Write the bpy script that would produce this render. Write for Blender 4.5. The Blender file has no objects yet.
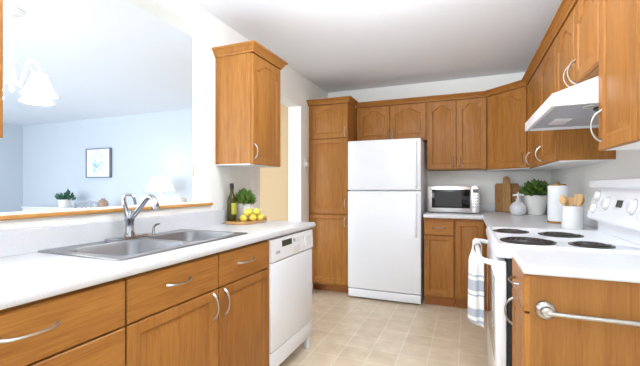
import bpy, bmesh, math, random
from mathutils import Vector, Matrix
random.seed(7)
S = bpy.context.scene
C = S.collection
PI = math.pi

# ------------------------------------------------------------------ camera
cam_d = bpy.data.cameras.new('camera')
cam = bpy.data.objects.new('camera', cam_d); C.objects.link(cam)
cam_d.sensor_width = 36.0
cam_d.lens = 359.3 / 640 * 36.0
cam_d.shift_y = 3.7 / 640
cam_d.clip_start = 0.02
cam.location = (0, 0, 1.175)
cam.rotation_euler = (PI / 2, 0, 0.388)
S.camera = cam

# ------------------------------------------------------------------ world, light, exposure
W = bpy.data.worlds.new('world'); S.world = W; W.use_nodes = True
bg = W.node_tree.nodes['Background']
bg.inputs['Color'].default_value = (0.82, 0.91, 1.0, 1)
bg.inputs['Strength'].default_value = 0.9
S.view_settings.view_transform = 'Standard'
S.view_settings.look = 'None'
S.view_settings.exposure = 0.13
S.view_settings.gamma = 1.0
S.view_settings.use_curve_mapping = False

def area(name, loc, rot, sx, sy, power, col=(1, 1, 1)):
    d = bpy.data.lights.new(name, 'AREA'); d.shape = 'RECTANGLE'
    d.size = sx; d.size_y = sy; d.energy = power; d.color = col
    o = bpy.data.objects.new(name, d); C.objects.link(o)
    o.location = loc; o.rotation_euler = rot
    return o
# daylight from the windows of the dining room (far left, behind the picture's edge) plus an added fill panel at the open kitchen end
area('dining_window_daylight', (-5.0, -1.6, 1.5), (PI / 2, 0, 0), 4.5, 1.9, 140, (0.87, 0.94, 1.0))
area('kitchen_end_fill', (-0.6, -1.75, 1.55), (PI / 2, 0, 0), 2.2, 1.5, 5, (0.92, 0.96, 1.0))
# added wide soft sun, for even fill along the length of the kitchen from the open end behind the viewer
sun_d = bpy.data.lights.new('soft_fill_sun', 'SUN'); sun_d.energy = 1.3; sun_d.angle = math.radians(50); sun_d.color = (0.89, 0.945, 1.0)
sun = bpy.data.objects.new('soft_fill_sun', sun_d); C.objects.link(sun)
sun.rotation_euler = Vector((0.30, 0.95, -0.16)).to_track_quat('-Z', 'Y').to_euler()
# unseen lamp added to brighten the kitchen, in the middle of the room just above the picture's top edge
pk = bpy.data.lights.new('kitchen_fill_lamp', 'POINT'); pk.energy = 29; pk.shadow_soft_size = 0.18; pk.color = (0.90, 0.95, 1.0)
po = bpy.data.objects.new('kitchen_fill_lamp', pk); C.objects.link(po); po.location = (-0.38, 1.65, 2.12)
# unseen fill light added behind the viewer, throwing its light up and forward on to the ceiling
area('ceiling_bounce_fill', (-0.4, -1.1, 1.5), Vector((0.05, 0.70, 0.71)).to_track_quat('-Z', 'Y').to_euler(), 0.9, 0.5, 60, (0.79, 0.895, 1.0)).data.spread = math.radians(95)
# warm hall lamp round the corner
area('hall_light', (-2.4, 3.5, 2.3), (0, 0, 0), 0.4, 0.4, 1.6, (1.0, 0.90, 0.72))

# ------------------------------------------------------------------ materials
def new_mat(name):
    m = bpy.data.materials.new(name); m.use_nodes = True
    nt = m.node_tree
    return m, nt, nt.nodes['Principled BSDF']
def lin(c):
    return tuple(((x / 255) / 12.92 if x / 255 <= 0.04045 else ((x / 255 + 0.055) / 1.055) ** 2.4) for x in c) + (1,)
def plain(name, rgb, rough=0.5, metal=0.0, noise=0.03, scale=30, bump=0.0, spec=0.5, coat=0.0, **kw):
    m, nt, b = new_mat(name)
    col = lin(rgb)
    b.inputs['Roughness'].default_value = rough
    b.inputs['Metallic'].default_value = metal
    b.inputs['Specular IOR Level'].default_value = spec
    b.inputs['Coat Weight'].default_value = coat
    tc = nt.nodes.new('ShaderNodeTexCoord')
    n = nt.nodes.new('ShaderNodeTexNoise'); n.inputs['Scale'].default_value = scale; n.inputs['Detail'].default_value = 4
    nt.links.new(tc.outputs['Object'], n.inputs['Vector'])
    r = nt.nodes.new('ShaderNodeMix'); r.data_type = 'RGBA'
    r.inputs[6].default_value = tuple(max(0, c * (1 - noise)) for c in col[:3]) + (1,)
    r.inputs[7].default_value = tuple(min(1, c * (1 + noise)) for c in col[:3]) + (1,)
    nt.links.new(n.outputs['Fac'], r.inputs[0])
    nt.links.new(r.outputs[2], b.inputs['Base Color'])
    if bump:
        bp = nt.nodes.new('ShaderNodeBump'); bp.inputs['Strength'].default_value = bump; bp.inputs['Distance'].default_value = 0.004
        nt.links.new(n.outputs['Fac'], bp.inputs['Height']); nt.links.new(bp.outputs['Normal'], b.inputs['Normal'])
    for k, v in kw.items():
        b.inputs[k.replace('_', ' ')].default_value = v
    return m
def wood(name, light, dark, axis, rough=0.42, fine=55, coat=0.0):
    m, nt, b = new_mat(name)
    tc = nt.nodes.new('ShaderNodeTexCoord'); mp = nt.nodes.new('ShaderNodeMapping')
    sc = [1.0, 1.0, 1.0]; sc['XYZ'.index(axis)] = 0.045
    mp.inputs['Scale'].default_value = sc
    nt.links.new(tc.outputs['Object'], mp.inputs['Vector'])
    n1 = nt.nodes.new('ShaderNodeTexNoise'); n1.inputs['Scale'].default_value = fine * 3; n1.inputs['Detail'].default_value = 5
    n2 = nt.nodes.new('ShaderNodeTexNoise'); n2.inputs['Scale'].default_value = fine * .28; n2.inputs['Detail'].default_value = 3; n2.inputs['Distortion'].default_value = 1.2
    for n in (n1, n2): nt.links.new(mp.outputs['Vector'], n.inputs['Vector'])
    mx = nt.nodes.new('ShaderNodeMath'); mx.operation = 'MULTIPLY_ADD'; mx.inputs[1].default_value = 0.55
    ad = nt.nodes.new('ShaderNodeMath'); ad.operation = 'MULTIPLY'; ad.inputs[1].default_value = 0.45
    nt.links.new(n2.outputs['Fac'], ad.inputs[0]); nt.links.new(n1.outputs['Fac'], mx.inputs[0]); nt.links.new(ad.outputs[0], mx.inputs[2])
    cr = nt.nodes.new('ShaderNodeValToRGB')
    cr.color_ramp.elements[0].position = 0.36; cr.color_ramp.elements[0].color = lin(dark)
    cr.color_ramp.elements[1].position = 0.60; cr.color_ramp.elements[1].color = lin(light)
    nt.links.new(mx.outputs[0], cr.inputs['Fac']); nt.links.new(cr.outputs['Color'], b.inputs['Base Color'])
    b.inputs['Roughness'].default_value = rough; b.inputs['Specular IOR Level'].default_value = 0.2
    b.inputs['Coat Weight'].default_value = coat; b.inputs['Coat Roughness'].default_value = 0.22
    return m
OAK_L, OAK_D = (170, 115, 55), (145, 92, 41)
M = {}
M['oak_z'] = wood('oak_upright', OAK_L, OAK_D, 'Z')
M['oak_y'] = wood('oak_lengthwise', OAK_L, OAK_D, 'Y')
M['oak_x'] = wood('oak_crosswise', OAK_L, OAK_D, 'X')
M['oak_end_shaded'] = wood('oak_end_panel_shaded', (150, 102, 50), (134, 86, 40), 'Z')  # browner end-panel oak, with the weaker light on it put into the colour
M['oak_sill'] = wood('pale_oak_sill', (214, 158, 92), (194, 138, 74), 'Y')
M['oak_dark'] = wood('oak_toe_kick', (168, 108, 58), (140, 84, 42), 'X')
M['board'] = wood('board_wood', (176, 130, 78), (142, 96, 52), 'Z', 0.55, 40, 0)
M['board_b'] = wood('board_wood_pale', (190, 146, 94), (160, 114, 66), 'Z', 0.55, 40, 0)
M['bamboo'] = wood('bamboo_tray', (222, 176, 120), (200, 148, 90), 'Y', 0.5, 40, 0)
M['spoon'] = wood('spoon_wood', (222, 184, 132), (196, 150, 96), 'Z', 0.6, 40, 0)
M['wall'] = plain('wall_paint', (243, 242, 236), 0.75, noise=0.015, scale=60, bump=0.05)
M['wall_blue'] = plain('dining_wall_paint', (210, 218, 226), 0.8, noise=0.015, scale=60)
M['wall_hall'] = plain('hall_wall_paint', (206, 180, 142), 0.8, noise=0.015, scale=60)
M['ceil'] = plain('ceiling_paint', (244, 246, 250), 0.9, noise=0.03, scale=140, bump=0.35)
M['carpet'] = plain('pale_grey_carpet', (206, 208, 212), 0.95, noise=0.06, scale=200, bump=0.3)
M['white_trim'] = plain('white_trim_paint', (240, 240, 238), 0.5)
M['appliance'] = plain('white_appliance_enamel', (243, 245, 249), 0.28, noise=0.008, coat=0.3)
M['appliance_t'] = plain('white_textured_enamel', (243, 245, 249), 0.33, noise=0.01, scale=300, bump=0.06, coat=0.2)
M['grey_plastic'] = plain('grey_plastic', (172, 176, 182), 0.45)
M['dark_plastic'] = plain('dark_plastic', (28, 30, 32), 0.4)
M['display'] = plain('dark_green_display', (62, 78, 66), 0.2)
M['chrome'] = plain('chrome', (176, 179, 184), 0.1, 1.0, noise=0.01)
M['nickel'] = plain('brushed_nickel', (188, 186, 182), 0.3, 1.0, noise=0.03, scale=200)
M['steel'] = plain('brushed_stainless_steel', (166, 168, 171), 0.38, 1.0, noise=0.05, scale=90)
M['steel_panel'] = plain('satin_steel_panel', (228, 227, 224), 0.3, 1.0, noise=0.02, scale=90)
M['black_glass'] = plain('black_glass', (16, 17, 19), 0.06)
M['oven_glass'] = plain('oven_door_glass', (150, 147, 138), 0.04, spec=0.9)
M['coil'] = plain('burner_coil', (52, 48, 44), 0.45, noise=0.1)
M['drip'] = plain('burner_drip_pan', (62, 55, 48), 0.3, 0.6, noise=0.1)
M['ceramic'] = plain('white_ceramic', (240, 240, 238), 0.22, coat=0.3)
M['ceramic_g'] = plain('grey_white_ceramic', (224, 224, 226), 0.3)
M['pot'] = plain('matte_white_pot', (232, 230, 224), 0.6)
M['paper'] = plain('paper_towel', (246, 247, 248), 0.9, noise=0.01, scale=120, bump=0.2)
M['soil'] = plain('soil', (70, 52, 38), 0.9, noise=0.2)
M['leaf'] = plain('green_leaves', (112, 146, 62), 0.55, noise=0.45, scale=24)
M['leaf_d'] = plain('dark_green_leaves', (86, 116, 48), 0.55, noise=0.45, scale=24)
M['leaf_t'] = plain('teal_green_leaves', (62, 112, 92), 0.55, noise=0.4, scale=24)
M['lemon'] = plain('lemon_peel', (244, 226, 92), 0.45, noise=0.06, scale=160, bump=0.15)
M['bottle'] = plain('olive_glass', (86, 78, 22), 0.06, noise=0.02, spec=0.6, Transmission_Weight=0.45, IOR=1.4)
M['oil_label'] = plain('yellow_green_label', (178, 172, 58), 0.5)
M['shade'] = None
M['linen'] = plain('white_upholstery', (240, 239, 238), 0.9)
M['grey_chair'] = plain('grey_painted_wood', (158, 162, 174), 0.6)
M['frame'] = plain('dark_grey_frame', (124, 128, 142), 0.5)
M['brown'] = plain('tan_ceramic', (176, 150, 128), 0.6)
M['tan'] = plain('tan_plate', (196, 166, 120), 0.4)
M['switch'] = plain('ivory_switch_plastic', (250, 249, 244), 0.4)
M['white_wire'] = plain('white_coated_wire', (232, 230, 224), 0.4)

def emit(name, rgb, st):
    m, nt, b = new_mat(name)
    b.inputs['Base Color'].default_value = lin(rgb); b.inputs['Emission Color'].default_value = lin(rgb)
    b.inputs['Emission Strength'].default_value = st
    return m
M['shade'] = emit('lit_fabric_shade', (255, 250, 244), 1.1)
M['bulbglass'] = emit('lit_frosted_glass', (255, 253, 248), 1.6)

def glass_mat():
    m, nt, b = new_mat('clear_glass')
    b.inputs['Base Color'].default_value = (1, 1, 1, 1); b.inputs['Roughness'].default_value = 0.02
    b.inputs['Transmission Weight'].default_value = 1.0; b.inputs['IOR'].default_value = 1.2
    return m
M['glass'] = glass_mat()

def counter_mat():
    m, nt, b = new_mat('white_speckled_laminate')
    tc = nt.nodes.new('ShaderNodeTexCoord')
    n = nt.nodes.new('ShaderNodeTexNoise'); n.inputs['Scale'].default_value = 260; n.inputs['Detail'].default_value = 2
    n2 = nt.nodes.new('ShaderNodeTexNoise'); n2.inputs['Scale'].default_value = 12
    nt.links.new(tc.outputs['Object'], n.inputs['Vector']); nt.links.new(tc.outputs['Object'], n2.inputs['Vector'])
    cr = nt.nodes.new('ShaderNodeValToRGB')
    cr.color_ramp.elements[0].position = 0.32; cr.color_ramp.elements[0].color = lin((213, 213, 215))
    cr.color_ramp.elements[1].position = 0.5; cr.color_ramp.elements[1].color = lin((224, 224, 227))
    nt.links.new(n.outputs['Fac'], cr.inputs['Fac'])
    mx = nt.nodes.new('ShaderNodeMix'); mx.data_type = 'RGBA'; mx.blend_type = 'MULTIPLY'; mx.inputs[0].default_value = 0.10
    nt.links.new(cr.outputs['Color'], mx.inputs[6]); nt.links.new(n2.outputs['Color'], mx.inputs[7])
    nt.links.new(mx.outputs[2], b.inputs['Base Color'])
    b.inputs['Roughness'].default_value = 0.3
    return m
M['counter'] = counter_mat()

def tile_mat():
    m, nt, b = new_mat('beige_vinyl_tile')
    tc = nt.nodes.new('ShaderNodeTexCoord'); mp = nt.nodes.new('ShaderNodeMapping')
    mp.inputs['Location'].default_value = (0.049 + 0.194 * 10 + 0.002, -2.739 + 0.194 * 20 + 0.002, 0)
    nt.links.new(tc.outputs['Object'], mp.inputs['Vector'])
    br = nt.nodes.new('ShaderNodeTexBrick'); br.offset = 0.0; br.squash = 1.0
    br.inputs['Scale'].default_value = 1.0; br.inputs['Brick Width'].default_value = 0.194; br.inputs['Row Height'].default_value = 0.194
    br.inputs['Mortar Size'].default_value = 0.0042; br.inputs['Mortar Smooth'].default_value = 0.3
    br.inputs['Color1'].default_value = lin((236, 219, 192)); br.inputs['Color2'].default_value = lin((229, 210, 181))
    br.inputs['Mortar'].default_value = lin((245, 235, 217))
    nt.links.new(mp.outputs['Vector'], br.inputs['Vector'])
    n = nt.nodes.new('ShaderNodeTexNoise'); n.inputs['Scale'].default_value = 9; n.inputs['Detail'].default_value = 6
    nt.links.new(mp.outputs['Vector'], n.inputs['Vector'])
    cr = nt.nodes.new('ShaderNodeValToRGB')
    cr.color_ramp.elements[0].position = 0.3; cr.color_ramp.elements[0].color = (0.80, 0.77, 0.72, 1)
    cr.color_ramp.elements[1].position = 0.7; cr.color_ramp.elements[1].color = (1.0, 1.0, 1.0, 1)
    nt.links.new(n.outputs['Fac'], cr.inputs['Fac'])
    mx = nt.nodes.new('ShaderNodeMix'); mx.data_type = 'RGBA'; mx.blend_type = 'MULTIPLY'; mx.inputs[0].default_value = 0.8
    nt.links.new(br.outputs['Color'], mx.inputs[6]); nt.links.new(cr.outputs['Color'], mx.inputs[7])
    nt.links.new(mx.outputs[2], b.inputs['Base Color'])
    b.inputs['Roughness'].default_value = 0.34
    return m
M['tile'] = tile_mat()

def towel_mat():
    m, nt, b = new_mat('striped_cotton')
    tc = nt.nodes.new('ShaderNodeTexCoord'); sp = nt.nodes.new('ShaderNodeSeparateXYZ')
    nt.links.new(tc.outputs['Object'], sp.inputs[0])
    cr = nt.nodes.new('ShaderNodeValToRGB'); cr.color_ramp.interpolation = 'CONSTANT'
    mr = nt.nodes.new('ShaderNodeMapRange'); mr.inputs['From Min'].default_value = 0.36; mr.inputs['From Max'].default_value = 0.86
    nt.links.new(sp.outputs['Z'], mr.inputs['Value']); nt.links.new(mr.outputs['Result'], cr.inputs['Fac'])
    w = lin((238, 238, 236)); g = lin((178, 184, 194))
    cr.color_ramp.elements[0].position = 0; cr.color_ramp.elements[0].color = w
    cr.color_ramp.elements[1].position = 0.10; cr.color_ramp.elements[1].color = g
    for p, c in ((0.13, w), (0.17, g), (0.26, w), (0.40, g), (0.42, w), (0.46, g), (0.58, w), (0.62, g), (0.64, w)):
        e = cr.color_ramp.elements.new(p); e.color = c
    nt.links.new(cr.outputs['Color'], b.inputs['Base Color']); b.inputs['Roughness'].default_value = 0.95
    return m
M['towel'] = towel_mat()

def art_mat():
    m, nt, b = new_mat('watercolour_print')
    tc = nt.nodes.new('ShaderNodeTexCoord')
    mp = nt.nodes.new('ShaderNodeMapping'); nt.links.new(tc.outputs['Object'], mp.inputs['Vector'])
    mp.inputs['Location'].default_value = (-0.14, 0, -1.09); mp.inputs['Scale'].default_value = (5.4, 0.5, 4.2)
    g = nt.nodes.new('ShaderNodeTexGradient'); g.gradient_type = 'SPHERICAL'
    nt.links.new(mp.outputs['Vector'], g.inputs['Vector'])
    n = nt.nodes.new('ShaderNodeTexNoise'); n.inputs['Scale'].default_value = 26; n.inputs['Detail'].default_value = 4
    nt.links.new(tc.outputs['Object'], n.inputs['Vector'])
    mu = nt.nodes.new('ShaderNodeMath'); mu.operation = 'MULTIPLY'
    st = nt.nodes.new('ShaderNodeMapRange'); st.inputs['From Min'].default_value = 0.48; st.inputs['From Max'].default_value = 0.62
    nt.links.new(n.outputs['Fac'], st.inputs['Value'])
    s2 = nt.nodes.new('ShaderNodeMapRange'); s2.inputs['From Min'].default_value = 0.0; s2.inputs['From Max'].default_value = 0.45
    nt.links.new(g.outputs['Fac'], s2.inputs['Value'])
    nt.links.new(st.outputs['Result'], mu.inputs[0]); nt.links.new(s2.outputs['Result'], mu.inputs[1])
    mx = nt.nodes.new('ShaderNodeMix'); mx.data_type = 'RGBA'
    mx.inputs[6].default_value = lin((244, 248, 250)); mx.inputs[7].default_value = lin((118, 192, 200))
    nt.links.new(mu.outputs[0], mx.inputs[0]); nt.links.new(mx.outputs[2], b.inputs['Base Color'])
    b.inputs['Roughness'].default_value = 0.4
    return m
M['art'] = art_mat()

# ------------------------------------------------------------------ mesh helpers
class MB:
    """collects shapes in world coordinates; build() links them as one mesh object"""
    def __init__(s): s.bm = bmesh.new()
    def box(s, x0, x1, y0, y1, z0, z1, bev=0.0, seg=2, rot=None):
        t = bmesh.new(); bmesh.ops.create_cube(t, size=1)
        bmesh.ops.scale(t, vec=(abs(x1 - x0), abs(y1 - y0), abs(z1 - z0)), verts=t.verts)
        if bev: bmesh.ops.bevel(t, geom=list(t.edges), offset=bev, segments=seg, affect='EDGES', profile=0.5)
        if rot is not None: bmesh.ops.transform(t, matrix=rot, verts=t.verts)
        bmesh.ops.translate(t, vec=((x0 + x1) / 2, (y0 + y1) / 2, (z0 + z1) / 2), verts=t.verts)
        s._add(t); return s
    def _add(s, t):
        me = bpy.data.meshes.new('tmp'); t.to_mesh(me); t.free(); s.bm.from_mesh(me); bpy.data.meshes.remove(me)
    def face(s, pts):
        s.bm.faces.new([s.bm.verts.new(p) for p in pts]); return s
    def loops(s, loops, cap0=False, cap1=False, closed=True):
        rows = [[s.bm.verts.new(p) for p in L] for L in loops]
        for a, b in zip(rows, rows[1:]):
            n = len(a)
            for i in range(n if closed else n - 1):
                j = (i + 1) % n
                try: s.bm.faces.new((a[i], a[j], b[j], b[i]))
                except ValueError: pass
        if cap0: s.bm.faces.new(rows[0][::-1])
        if cap1: s.bm.faces.new(rows[-1])
        return s
    def lathe(s, prof, cx, cy, z0=0, n=24, axis='Z', caps=True):
        L = []
        for r, z in prof:
            ring = []
            for i in range(n):
                a = 2 * PI * i / n
                if axis == 'Z': ring.append((cx + r * math.cos(a), cy + r * math.sin(a), z0 + z))
            L.append(ring)
        return s.loops(L, caps, caps)
    def disc(s, c, nrm, prof, n=24):
        """lathe of (radius, height) about an arbitrary axis"""
        q = Vector(nrm).normalized().to_track_quat('Z', 'Y'); c = Vector(c); L = []
        for r, h in prof:
            L.append([c + q @ Vector((r * math.cos(2 * PI * i / n), r * math.sin(2 * PI * i / n), h)) for i in range(n)])
        return s.loops(L, True, True)
    def tube(s, pts, r, n=10, closed=False):
        pts = [Vector(p) for p in pts]; k = len(pts)
        rr = r if isinstance(r, (list, tuple)) else [r] * k
        up = None; L = []
        for i, p in enumerate(pts):
            if closed: d = pts[(i + 1) % k] - pts[i - 1]
            else: d = pts[min(i + 1, k - 1)] - pts[max(i - 1, 0)]
            d.normalize()
            if up is None:
                up = d.orthogonal().normalized()
            up = (up - d * up.dot(d)).normalized(); sd = d.cross(up)
            L.append([p + (up * math.cos(2 * PI * j / n) + sd * math.sin(2 * PI * j / n)) * rr[i] for j in range(n)])
        if closed: L.append(L[0]); return s.loops(L)
        return s.loops(L, True, True)
    def prism(s, poly, z0, z1):
        return s.loops([[(x, y, z0) for x, y in poly], [(x, y, z1) for x, y in poly]], True, True)
    def extrude(s, prof, f, t0, t1):
        """profile points (a, b) placed by f(a, b, t) at t0 and t1"""
        return s.loops([[f(a, b, t0) for a, b in prof], [f(a, b, t1) for a, b in prof]], True, True)
    def ico(s, c, rx, ry, rz, sub=2, rot=None):
        t = bmesh.new(); bmesh.ops.create_icosphere(t, subdivisions=sub, radius=1)
        bmesh.ops.scale(t, vec=(rx, ry, rz), verts=t.verts)
        if rot is not None: bmesh.ops.transform(t, matrix=rot, verts=t.verts)
        bmesh.ops.translate(t, vec=c, verts=t.verts); s._add(t); return s
    def build(s, name, mat, parent=None, smooth=True, kind=None, base=None, angle=35):
        bm = s.bm
        bmesh.ops.recalc_face_normals(bm, faces=bm.faces)
        b = Vector(base) if base is not None else Vector((0, 0, 0))
        if parent is not None: b = world_loc(parent)
        bmesh.ops.translate(bm, vec=-b, verts=bm.verts)
        me = bpy.data.meshes.new(name); bm.to_mesh(me); bm.free()
        if smooth:
            me.shade_smooth(); 
            try: me.set_sharp_from_angle(angle=math.radians(angle))
            except Exception: pass
        me.materials.append(mat)
        o = bpy.data.objects.new(name, me); C.objects.link(o)
        if parent is not None: o.parent = parent
        else: o.location = b
        if kind: o['kind'] = kind
        return o
def world_loc(o):
    v = Vector(o.location)
    while o.parent: o = o.parent; v += Vector(o.location)
    return v
def tag(o, label, cat, group=None):
    o['label'] = label; o['category'] = cat
    if group: o['group'] = group
    return o
def thing(name, label, cat, loc, group=None):
    o = bpy.data.objects.new(name, None); C.objects.link(o); o.location = loc; o.empty_display_size = 0.05
    return tag(o, label, cat, group)
def box(x0, x1, y0, y1, z0, z1, bev=0.0): return MB().box(x0, x1, y0, y1, z0, z1, bev)

def smooth_pts(P, k=4):
    P = [Vector(p) for p in P]; out = []
    for i in range(len(P) - 1):
        p0, p1, p2, p3 = P[max(i - 1, 0)], P[i], P[i + 1], P[min(i + 2, len(P) - 1)]
        for j in range(k):
            u = j / k
            out.append(0.5 * ((2 * p1) + (-p0 + p2) * u + (2 * p0 - 5 * p1 + 4 * p2 - p3) * u * u + (-p0 + 3 * p1 - 3 * p2 + p3) * u ** 3))
    out.append(P[-1]); return out

class Face:
    """a vertical face: origin, direction along it (u) and outward normal (w); v is height"""
    def __init__(s, o, u, w): s.o, s.u, s.w = Vector((*o, 0)), Vector((*u, 0)).normalized(), Vector((*w, 0)).normalized()
    def __call__(s, u, v, w=0.0): return s.o + s.u * u + s.w * w + Vector((0, 0, v))

def door_mesh(F, u0, u1, v0, v1, frame=0.055, arch=0.0, T=0.019, flat=False):
    n = 30 if arch else 6
    def bump(t):
        a = 0.05
        if t < a or t > 1 - a: return 0.0
        q = (t - a) / (1 - 2 * a); q = min(q, 1 - q) / 0.40
        q = min(1.0, q)
        return (q * q * (3 - 2 * q)) * (0.86 + 0.14 * math.sin(PI * (t - a) / (1 - 2 * a)))
    def outer(ins, w):
        a0, a1, b0, b1 = u0 + ins, u1 - ins, v0 + ins, v1 - ins
        L = [F(a0, b0, w), F(a1, b0, w)]
        for i in range(n + 1):
            L.append(F(a1 + (a0 - a1) * i / n, b1, w))
        return L
    def inner(ins, w):
        a0, a1, b0 = u0 + frame + ins, u1 - frame - ins, v0 + frame + ins
        b1 = v1 - frame * 0.85 - ins - arch
        L = [F(a0, b0, w), F(a1, b0, w)]
        for i in range(n + 1):
            L.append(F(a1 + (a0 - a1) * i / n, b1 + arch * bump(i / n), w))
        return L
    m = MB()
    if flat:
        return m.loops([outer(0, 0), outer(0, T - .004), outer(.004, T)], True, True)
    return m.loops([outer(0, 0), outer(0, T - .003), outer(.003, T), inner(-.006, T), inner(0, T - .003), inner(.004, T - .009),
                    inner(.012, T - .009), inner(.034, T - .002)], True, True)
def bow(F, u, v, L=0.11, vertical=True, w0=0.019, h=0.03, r=0.0046):
    P = []; R = []
    for i in range(15):
        t = -1 + 2 * i / 14
        w = w0 - .002 + h * (1 - t * t) ** 0.65
        P.append(F(u, v + t * L / 2, w) if vertical else F(u + t * L / 2, v, w))
        R.append(r * (0.72 + 0.75 * abs(t) ** 3))
    return MB().tube(P, R, 8)
def add_door(root, F, u0, u1, v0, v1, arch=0.0, hnd=None, frame=0.055, mat='oak_z', name='door', flat=False, hl=0.11, hh=0.03):
    d = door_mesh(F, u0, u1, v0, v1, frame, arch, flat=flat).build(name, M[mat], root, angle=22)
    if hnd:
        u, v, vert = hnd
        bow(F, u, v, hl, vert, h=hh).build('handle', M['nickel'], d)
    return d
def crown_mesh(path, z0, closed=False, proj=0.045, h=0.065):
    """crown moulding swept along a list of plan points; outward is to the right of travel"""
    prof = [(-.0185, 0), (0.008, 0), (0.010, h * .18), (0.018, h * .30), (0.026, h * .60), (0.036, h * .74), (proj, h * .80), (proj, h), (-.0185, h)]
    pts = [Vector(p) for p in path]; L = []
    for i, p in enumerate(pts):
        ds = []
        if i > 0: ds.append((pts[i] - pts[i - 1]).normalized())
        if i < len(pts) - 1: ds.append((pts[i + 1] - pts[i]).normalized())
        ns = [Vector((d.y, -d.x)) for d in ds]
        nn = sum(ns, Vector((0, 0))) / len(ns)
        nn = nn / nn.dot(ns[0])
        L.append([(p.x + nn.x * a, p.y + nn.y * a, z0 + b) for a, b in prof])
    return MB().loops(L, True, True)

# ------------------------------------------------------------------ setting
LW, RW, YB, ZC, TH = -1.637, 0.787, 4.266, 2.368, 0.15
FRONT = -1.8
def st(name, m, mat): return m.build(name, M[mat], kind='structure', smooth=False)
st('floor', box(LW - TH, 1.0, FRONT, 4.6, -0.06, 0.0), 'tile')
st('floor_dining', box(-8.3, LW - TH - .0005, FRONT, 4.6, -0.06, 0.0), 'carpet')
st('ceiling', box(-8.3, 1.0, FRONT, 4.6, ZC, ZC + 0.06), 'ceil')
st('wall_back', box(LW - 0.149, RW + 0.15, YB, YB + 0.15, 0, ZC - .001), 'wall')
st('wall_right', box(RW, RW + 0.15, FRONT, YB - .001, 0, ZC - .001), 'wall')
lw = MB()
lw.box(LW - TH, LW, -0.6, 2.003, 0, 1.046)                # low wall below the pass-through
lw.box(LW - TH, LW, -0.6, 2.003, 2.23, ZC - .001)         # header over the pass-through
lw.box(LW - TH, LW, 2.003, 2.65, 0, ZC - .001)            # pier
lw.box(LW - TH, LW, 2.65, 3.47, 2.035, ZC - .001)         # header over the hall doorway
lw.box(LW - TH, LW, 3.47, YB - .001, 0, ZC - .001)
lw.box(LW - TH, LW, FRONT, -0.6, 0, ZC - .001)
st('wall_left', lw, 'wall')
st('wall_dining_back', box(-8.2, LW - TH - .001, 4.31, 4.46, 0, ZC - .001), 'wall_blue')
st('wall_dining_left', box(-8.2, -8.05, FRONT, 4.309, 0, ZC - .001), 'wall_blue')
hl_ = MB()
hl_.box(-3.10, -3.0, 3.65, 4.309, 0, ZC - .001)
hl_.box(-2.999, LW - TH - .001, 4.2, 4.309, 0, ZC - .001)
st('wall_hall', hl_, 'wall_hall')
# sill of the pass-through: white top with an oak nosing
sill = box(LW - TH - .03, LW + .001, -0.6, 2.002, 1.0465, 1.066, .002).build('trim_sill', M['white_trim'], kind='structure')
sill_n = MB().extrude([(0, 0), (.014, 0), (.018, .004), (.018, .014), (.014, .0185), (0, .0185)],
    lambda a, b, t: (LW + .0015 + a, t, 1.0475 + b), -0.6, 2.012).build('sill_nosing', M['oak_sill'], sill)
box(RW - .012, RW - .001, FRONT, 0.9, 0.001, 0.09, .003).build('baseboard_right', M['white_trim'], kind='structure')

# ------------------------------------------------------------------ left run: base cabinets
FX = -1.084                                     # carcass front
def left_face(): return Face((FX, 0), (0, 1), (1, 0))
FL = left_face()
def toe(root, x0, x1, y0, y1): box(x0, x1, y0, y1, 0.001, 0.095).build('toe_kick', M['oak_dark'], root)
t = thing('drawer_cabinet', 'oak base cabinet of wide drawers left of the sink, at the photo edge', 'cabinet', (-1.35, 0.57, 0), 'left run base cabinets')
box(LW + .02, FX, 0.28, 0.876, 0.095, 0.868).build('carcass', M['oak_y'], t)
toe(t, LW + .02, FX - .06, 0.28, 0.876)
for z0, z1 in ((.706, .860), (.42, .700), (.105, .414)):
    add_door(t, FL, .292, .874, z0, z1, 0, (.590, (z0 + z1) / 2 + .01, False), mat='oak_y', name='drawer', flat=True, hl=.135)
t = thing('sink_base_cabinet', 'oak base cabinet with two drawer fronts and two doors under the double sink', 'cabinet', (-1.35, 1.35, 0), 'left run base cabinets')
sb = MB().box(LW + .02, FX, .879, .896, .095, .868).box(LW + .02, FX, 1.812, 1.828, .095, .868)
sb.box(LW + .02, FX, .896, 1.812, .095, .115).box(FX - .02, FX, .896, 1.812, .115, .16).box(FX - .02, FX, .896, 1.812, .83, .868)
sb.box(FX - .05, FX - .03, 1.34, 1.385, .16, .83).box(FX - .05, FX - .03, .896, 1.812, .69, .72).box(LW + .02, LW + .03, .896, 1.812, .115, .86)
sb.build('carcass', M['oak_y'], t)
toe(t, LW + .02, FX - .06, .879, 1.828)
add_door(t, FL, .882, 1.364, .706, .860, 0, (1.118, .795, False), mat='oak_y', name='drawer', flat=True, hl=.125)
add_door(t, FL, 1.371, 1.826, .706, .860, 0, (1.592, .79, False), mat='oak_y', name='drawer', flat=True, hl=.155)
add_door(t, FL, .882, 1.364, .105, .700, 0, (1.328, .628, True), hl=.115)
add_door(t, FL, 1.371, 1.826, .105, .700, 0, (1.410, .628, True), hl=.115)

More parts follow.
